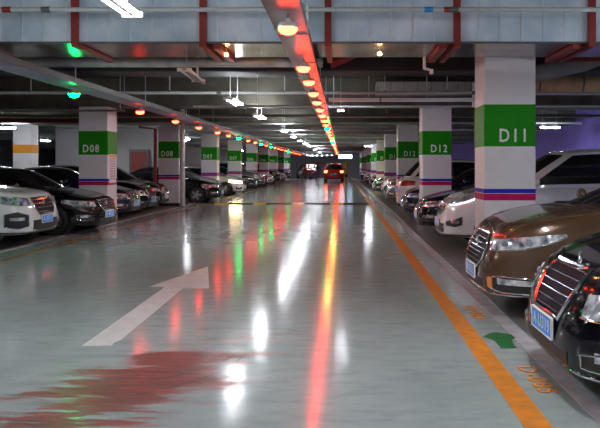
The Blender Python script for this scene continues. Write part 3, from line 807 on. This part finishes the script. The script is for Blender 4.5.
    for s in (-1, 1):
        Q = [topz(bx0 - .15 + (a - .35 - bx0 + .15) * k / 8, s * (w - .24 - .10 * (k / 8) ** 2)) for k in range(9)]
        MB().tube(Q, .003, 4).build('hood_seam', M_PLASTIC, root)
        for q0 in (.08, .45):
            pass
    # wipers
    for y0 in (-.45, .15):
        p = ring_pt(0, .4); 
        A = Vector((bx0 - .02, y0, Hx(bx0) + .045)); B = Vector((bx0 - .13, y0 + .5, Hx(bx0) + .075)); MB().tube([A, B], .008, 5).build('wiper', M_PLASTIC, root)
    if P.get('extra'): P['extra'](root, a, w, hit, topz, Hx)
    # interior seat back seen through glass not visible (dark glass)
    return root

face_sedan = dict(grille=[(.50, 13), (.60, 19), (.74, 21)], bars=5, head=[(29, .62, .70), (40, .62, .73), (55, .64, .75), (70, .69, .77)],
                  fog=[(34, .33, .42), (44, .31, .45), (52, .34, .44)], intake=[(26), .26, .36], pz=.42)
face_sedan['intake'] = (24, .25, .35)
HOOD_SEDAN = [(0, .70), (.25, .80), (.7, .89), (1.25, .97), (2.4, .98), (3.6, 1.0), (4.2, 1.03), (4.6, 1.02), (4.85, .92)]
def sedan(**k):
    P = dict(name='sedan', L=4.75, W=1.83, hood=HOOD_SEDAN, gh=(1.12, 1.98, 3.35, 4.15, 1.46, .10, .30), wr=.325, fo=.88, ro=1.02, tail=[(30, .78, .93), (45, .78, .95), (62, .82, .95)], face=face_sedan, paint=PAINT['black'])
    P.update(k); return P
# bronze brown sedan
def hood_ornament(root, a, w, hit, topz, Hx):
    c = Vector(topz(a - .26, 0))
    MB().lathe([(0, .075), (.010, .07), (.014, .05), (.008, .03), (.018, .008), (.024, -.01)], 12, 'z', tuple(c)).build('hood_ornament', M_CHROME, root, True)
    # chrome strip along hood lip
    Q = [tuple(Vector(topz(a - .20 - .11 * abs(k / 8) ** 2, .50 * k / 8)) + Vector((0, 0, .004))) for k in range(-8, 9)]
    MB().tube(Q, .010, 6).build('hood_chrome', M_CHROME, root, True)
brown = make_car(sedan(paint=PAINT['brown'], L=4.95, W=1.88, hood=[(0, .78), (.22, .90), (.6, 1.0), (1.2, 1.06), (2.4, 1.04), (3.6, 1.06), (4.95, .98)], gh=(1.02, 2.10, 3.5, 4.35, 1.54, .10, .30), spokes=8, plate='A 6E52', lean=.14, zb=.20,
    face=dict(grille=[(.44, 12), (.56, 22), (.70, 24), (.80, 17)], bars=8, bar_r=.007, bar_m=mat('smoked chrome', (.16, .16, .24), .15, 1), frame_r=.010, head=[(30, .665, .76), (40, .67, .785), (52, .70, .815), (64, .76, .84), (73, .825, .85)],
              fog=[(32, .30, .40), (40, .265, .425), (54, .265, .42), (62, .34, .37)], intake=(24, .25, .36), pz=.40, amber=True, lip=M_CHROME)))
near = make_car(sedan(paint=PAINT['black'], L=5.0, W=1.88, hood=[(0, .76), (.22, .86), (.7, .97), (1.35, 1.03), (2.4, 1.0), (3.6, 1.03), (5.0, .98)], gh=(1.22, 2.1, 3.5, 4.4, 1.5, .10, .30), plate='A U319', lean=.2, zb=.18,
    extra=hood_ornament,
    face=dict(grille=[(.50, 15), (.62, 18.5), (.74, 21.5), (.82, 22)], bars=6, bar_r=.007, bar_m=MATS['smoked chrome'], vbars=0, frame_r=.017, head=[(30, .57, .70), (42, .57, .74), (56, .60, .76), (68, .68, .77)],
              fog=[(32, .28, .36), (44, .27, .39), (58, .29, .37)], intake=(24, .23, .33), pz=.42, emblem=False, lip=M_CHROME)))
black = make_car(sedan(plate='A 8K26'))
HOOD_SUV = [(0, .88), (.22, .99), (.8, 1.06), (1.2, 1.11), (2.4, 1.10), (3.6, 1.14), (4.4, 1.12), (4.7, 1.0)]
suv = make_car(dict(name='suv', L=4.65, W=1.86, hood=HOOD_SUV, gh=(1.08, 1.85, 3.95, 4.48, 1.70, .10, .27), wr=.36, fo=.88, ro=.95, zb=.24, boxy=True, n=5.5, plate='A 3F71',
    tail=[(33, .85, 1.02), (45, .85, 1.04), (60, .88, 1.02)], paint=PAINT['white'],
    face=dict(grille=[(.60, 17), (.72, 22), (.90, 24)], bars=4, bar_r=.010, head=[(28, .78, .90), (40, .78, .93), (54, .82, .95), (66, .88, .95)],
              fog=[(33, .40, .60), (43, .36, .66), (54, .40, .62)], intake=(27, .30, .50), pz=.50)))
mpv = make_car(dict(name='people_carrier', L=4.85, W=1.86, hood=[(0, .80), (.22, .93), (.8, 1.05), (1.25, 1.12), (2.4, 1.14), (3.6, 1.18), (4.6, 1.16), (4.85, 1.0)], gh=(1.05, 2.15, 4.1, 4.68, 1.80, .08, .27), wr=.35, fo=.92, ro=1.0, zb=.22, boxy=True, n=4.6, plate='A 7C50',
    tail=[(33, .95, 1.10), (45, .95, 1.12), (60, .98, 1.10)], paint=PAINT['white'], lean=.22,
    face=dict(grille=[(.60, 14), (.68, 19), (.78, 20)], bars=3, head=[(27, .80, .885), (38, .80, .92), (52, .86, .98), (66, .95, 1.03)], drl=M_DRL,
              fog=[(33, .44, .50), (43, .42, .54), (50, .46, .60)], intake=(28, .30, .46), pz=.46)))
hatch = make_car(dict(name='hatchback', L=4.25, W=1.76, hood=[(0, .72), (.22, .84), (.7, .93), (1.05, .99), (2.4, 1.0), (3.4, 1.05), (4.25, .98)], gh=(.98, 1.75, 3.55, 4.1, 1.50, .10, .27), wr=.31, fo=.80, ro=.75, zb=.19, boxy=True, plate='A 2H38',
    tail=[(33, .80, .98), (45, .80, 1.0), (60, .84, .98)], paint=PAINT['silver'], face=face_sedan))
hot = make_car(sedan(plate='A 9M14', paint=PAINT['white'], face=dict(face_sedan, head_m=M_LENS_ON)))
protos = {'brown': brown, 'near': near, 'black': black, 'suv': suv, 'mpv': mpv, 'hatch': hatch, 'hot': hot}
lens = {'brown': 4.95, 'near': 5.0, 'black': 4.75, 'suv': 4.65, 'mpv': 4.85, 'hatch': 4.25, 'hot': 4.75}
base_paint = {'brown': 'brown', 'near': 'black', 'black': 'black', 'suv': 'white', 'mpv': 'white', 'hatch': 'silver', 'hot': 'white'}
used_c = set()
GROUP = {'r': 'cars parked in the right bays', 'l': 'cars parked in the left bays'}
def put_car(kind, paint, x_nose, y, side, label, yaw=0, reverse=False, cat='car', tail_on=False):
    if kind not in used_c: o = protos[kind]; used_c.add(kind)
    else: o = copy_tree(protos[kind])
    L = lens[kind]
    cx = x_nose + (L / 2 if side == 'r' else -L / 2)
    rz = PI if side == 'r' else 0
    if reverse: rz += PI
    o.location = (cx, y, 0); o.rotation_euler = (0, 0, rz + math.radians(yaw)); tag(o, label, cat, GROUP.get(side))
    if paint != base_paint[kind] or tail_on:
        def rec(q):
            for c in q.children:
                if c.data and c.material_slots:
                    mm = c.data.materials[0]
                    new = None
                    if mm == PAINT[base_paint[kind]] and paint != base_paint[kind]: new = PAINT[paint]
                    if tail_on and c.name.startswith('tail_light'): new = M_TAIL_ON
                    if new:
                        c.material_slots[0].link = 'OBJECT'; c.material_slots[0].material = new
                rec(c)
        rec(o)
    return o
put_car('near', 'black', 1.39, 4.64, 'r', 'nearest black sedan with chrome framed grille and blue plate', yaw=0)
put_car('brown', 'brown', 1.40, 7.22, 'r', 'bronze brown sedan in front of the D11 pillar')
put_car('mpv', 'white', 1.78, 12.55, 'r', 'large white people carrier just behind the D11 pillar')
put_car('black', 'black', 1.66, 15.05, 'r', 'black sedan between the white people carrier and the D12 pillar')
RIGHT = [('black', 'navy', 1.72, 19.3, 0, 'navy sedan just beyond the first D12 pillar'),
         ('suv', 'white', 1.80, 22.0, 1, 'white suv backed out with red tail lamps beyond the navy sedan'),
         ('hatch', 'silver', 1.7, 26.8, 0, 'silver hatchback beyond the second D12 pillar'),
         ('suv', 'white', 1.75, 29.4, 0, 'white suv two bays beyond the second D12 pillar'),
         ('black', 'grey', 1.6, 34.4, 0, 'dark grey sedan in the right row beyond the fourth pillar'),
         ('hot', 'white', 1.7, 37.2, 0, 'white sedan with lit headlights far down the right row')]
for kind, pt, x, y, rv, lab in RIGHT:
    put_car(kind, pt, x, y, 'r', lab, reverse=bool(rv))
kk = ['black', 'hatch', 'suv', 'black', 'hatch']; pp = ['black', 'silver', 'grey', 'navy', 'white', 'slate', 'black']
names = {'black': 'sedan', 'hatch': 'hatchback', 'suv': 'suv'}
i = 0
for line_y in LINES[4:9]:
    for j in range(2 if line_y < 60 else 1):
        y = line_y + 2.1 + j * 2.9
        if abs(y - 41.85) < .3 and False: continue
        k = kk[i % 5]; p = pp[i % 7]
        put_car(k, p, 1.75 + .1 * (i % 3), y, 'r', 'small distant %s %s in the right row, %s past the lit sedan' % (p, names[k], ORD[i])); i += 1
# left
put_car('suv', 'white', -5.62, 12.75, 'l', 'white suv nearest on the left with blue plate')
put_car('black', 'black', -5.25, 15.3, 'l', 'black sedan between the white suv and the first D08 pillar', yaw=-4)
put_car('black', 'navy', -5.9, 19.25, 'l', 'navy sedan just behind the first D08 pillar')
put_car('near', 'black', -6.05, 21.5, 'l', 'black sedan in the middle bay between the two D08 pillars')
put_car('hatch', 'black', -6.2, 23.65, 'l', 'black hatchback nearest to the second D08 pillar')
put_car('black', 'black', -4.95, 27.72, 'l', 'black sedan with visible spoked wheel beside the steel pole', yaw=0)
put_car('hatch', 'silver', -5.5, 30.6, 'l', 'silver hatchback behind the black sedan by the pole')
put_car('hot', 'white', -4.95, 34.3, 'l', 'white sedan on the left with glowing warm headlights')
i = 0
lk = ['hatch', 'black', 'suv', 'hatch', 'black', 'suv']; lp = ['slate', 'navy', 'silver', 'grey', 'white', 'black', 'white', 'silver']
for line_y in LINES[3:9]:
    ys = (4.9,) if line_y < 33 else ((2.1, 5.2) if line_y < 66 else (2.1,))
    for dy in ys:
        k = lk[i % 6]; p = lp[i % 8]
        put_car(k, p, -5.5 + .15 * (i % 3), line_y + dy, 'l', 'small distant %s %s in the left row, %s past the glowing white sedan' % (p, names[k], ORD[i])); i += 1
# cars at the end of the aisle: rear view
o = put_car('suv', 'red', 0, 0, 'x', 'red suv with lit tail lamps at the far end of the aisle', tail_on=True); o.location = (-.75, 63, 0); o.rotation_euler = (0, 0, PI / 2); 
o = put_car('suv', 'maroon', 0, 0, 'x', 'maroon suv at the far end left of the red one', tail_on=False); o.location = (-3.9, 76, 0); o.rotation_euler = (0, 0, PI / 2 + .3)
# deep left zone cars
for i, (x, y, k, p) in enumerate(((-17, 26, 'black', 'grey'), (-17, 21.5, 'hatch', 'silver'))):
    put_car(k, p, x, y, 'l', '%s parked car in the dark zone far left, %s' % (p, ORD[i]))

# ------------------------------------------------------------------ person at aisle end
def person(x, y, rz, label, coat, trousers):
    t = empty('person', (x, y, 0), rz, label, 'person')
    V = [(0, 0, .92), (0, 0, 1.1), (0, 0, 1.32), (0, 0, 1.45), (0, .01, 1.53), (0, .01, 1.64),
         (-.17, 0, 1.38), (-.24, .0, 1.12), (-.24, .06, .88), (-.24, .08, .80),
         (.17, 0, 1.38), (.24, 0, 1.12), (.24, .06, .88), (.24, .08, .80),
         (-.09, 0, .86), (-.10, .02, .48), (-.11, -.06, .09), (-.11, .10, .04),
         (.09, 0, .86), (.10, .06, .48), (.11, .05, .09), (.11, .20, .04)]
    E = [(0, 1), (1, 2), (2, 3), (3, 4), (4, 5), (3, 6), (6, 7), (7, 8), (8, 9), (3, 10), (10, 11), (11, 12), (12, 13), (0, 14), (14, 15), (15, 16), (16, 17), (0, 18), (18, 19), (19, 20), (20, 21)]
    R = [.15, .14, .17, .09, .055, .095, .065, .05, .035, .035, .065, .05, .035, .035, .09, .06, .045, .04, .09, .06, .045, .04]
    me = bpy.data.meshes.new('body'); me.from_pydata(V, E, [])
    o = bpy.data.objects.new('body', me); COL.objects.link(o); o.parent = t
    sk = o.modifiers.new('skin', 'SKIN'); 
    for i, r in enumerate(R): me.skin_vertices[0].data[i].radius = (r, r * .8)
    me.skin_vertices[0].data[0].use_root = True
    ss = o.modifiers.new('sub', 'SUBSURF'); ss.levels = 1; ss.render_levels = 1
    me.materials.append(coat)
    MB().lathe([(0, 1.76), (.06, 1.75), (.10, 1.69), (.11, 1.62), (.09, 1.57)], 14).build('hair', M_BLK, t, True)
    return t
person(-2.35, 64.5, .3, 'person in dark clothes standing left of the red suv', mat('dark blue cloth', (.02, .025, .05), .9), None)
# yellow and black bollard post at right of the aisle end
t = empty('bollard', (.35, 58, 0), 0, 'yellow post standing at the right of the red suv', 'bollard')
MB().tube([(0, 0, 0.001), (0, 0, 1.9)], .12, 12).build('post', M_YEL, t, True)
MB().tube([(0, 0, .5), (0, 0, .75)], .123, 12).build('black_band', M_BLK, t, True)
# illuminated sign board at aisle end
t = empty('hanging_sign', (.35, 70, 2.25), 0, 'pale blue lit sign hanging at the aisle end', 'sign')
MB().box(-.7, .7, 0, .08, 0, .4).build('panel', mat('sign glow', (.6, .8, 1), .4, emit=(.55, .75, 1), es=3), t)
for s in (-1, 1): MB().tube([(s * .5, .04, .4), (s * .5, .04, CEIL_Z - 2.25)], .01, 6).build('rod', M_PIPE_W, t)

# ------------------------------------------------------------------ world, camera, colour
w = bpy.data.worlds.new('World'); SC.world = w; w.use_nodes = True
w.node_tree.nodes['Background'].inputs[0].default_value = (.5, .55, .7, 1)
w.node_tree.nodes['Background'].inputs[1].default_value = .12
cam = bpy.data.cameras.new('Camera'); co = bpy.data.objects.new('Camera', cam); COL.objects.link(co)
co.location = (0, 0, H_CAM); co.rotation_euler = (PI / 2, 0, 0)
cam.sensor_width = 36; cam.lens = 36 * F / 600; cam.shift_x = -(VX - 300) / 600; cam.shift_y = -(214 - VY) / 600
cam.clip_start = .05; cam.clip_end = 300
SC.camera = co
SC.view_settings.view_transform = 'Standard'; SC.view_settings.look = 'None'; SC.view_settings.gamma = 1; SC.view_settings.use_curve_mapping = False
SC.view_settings.exposure = 1.15
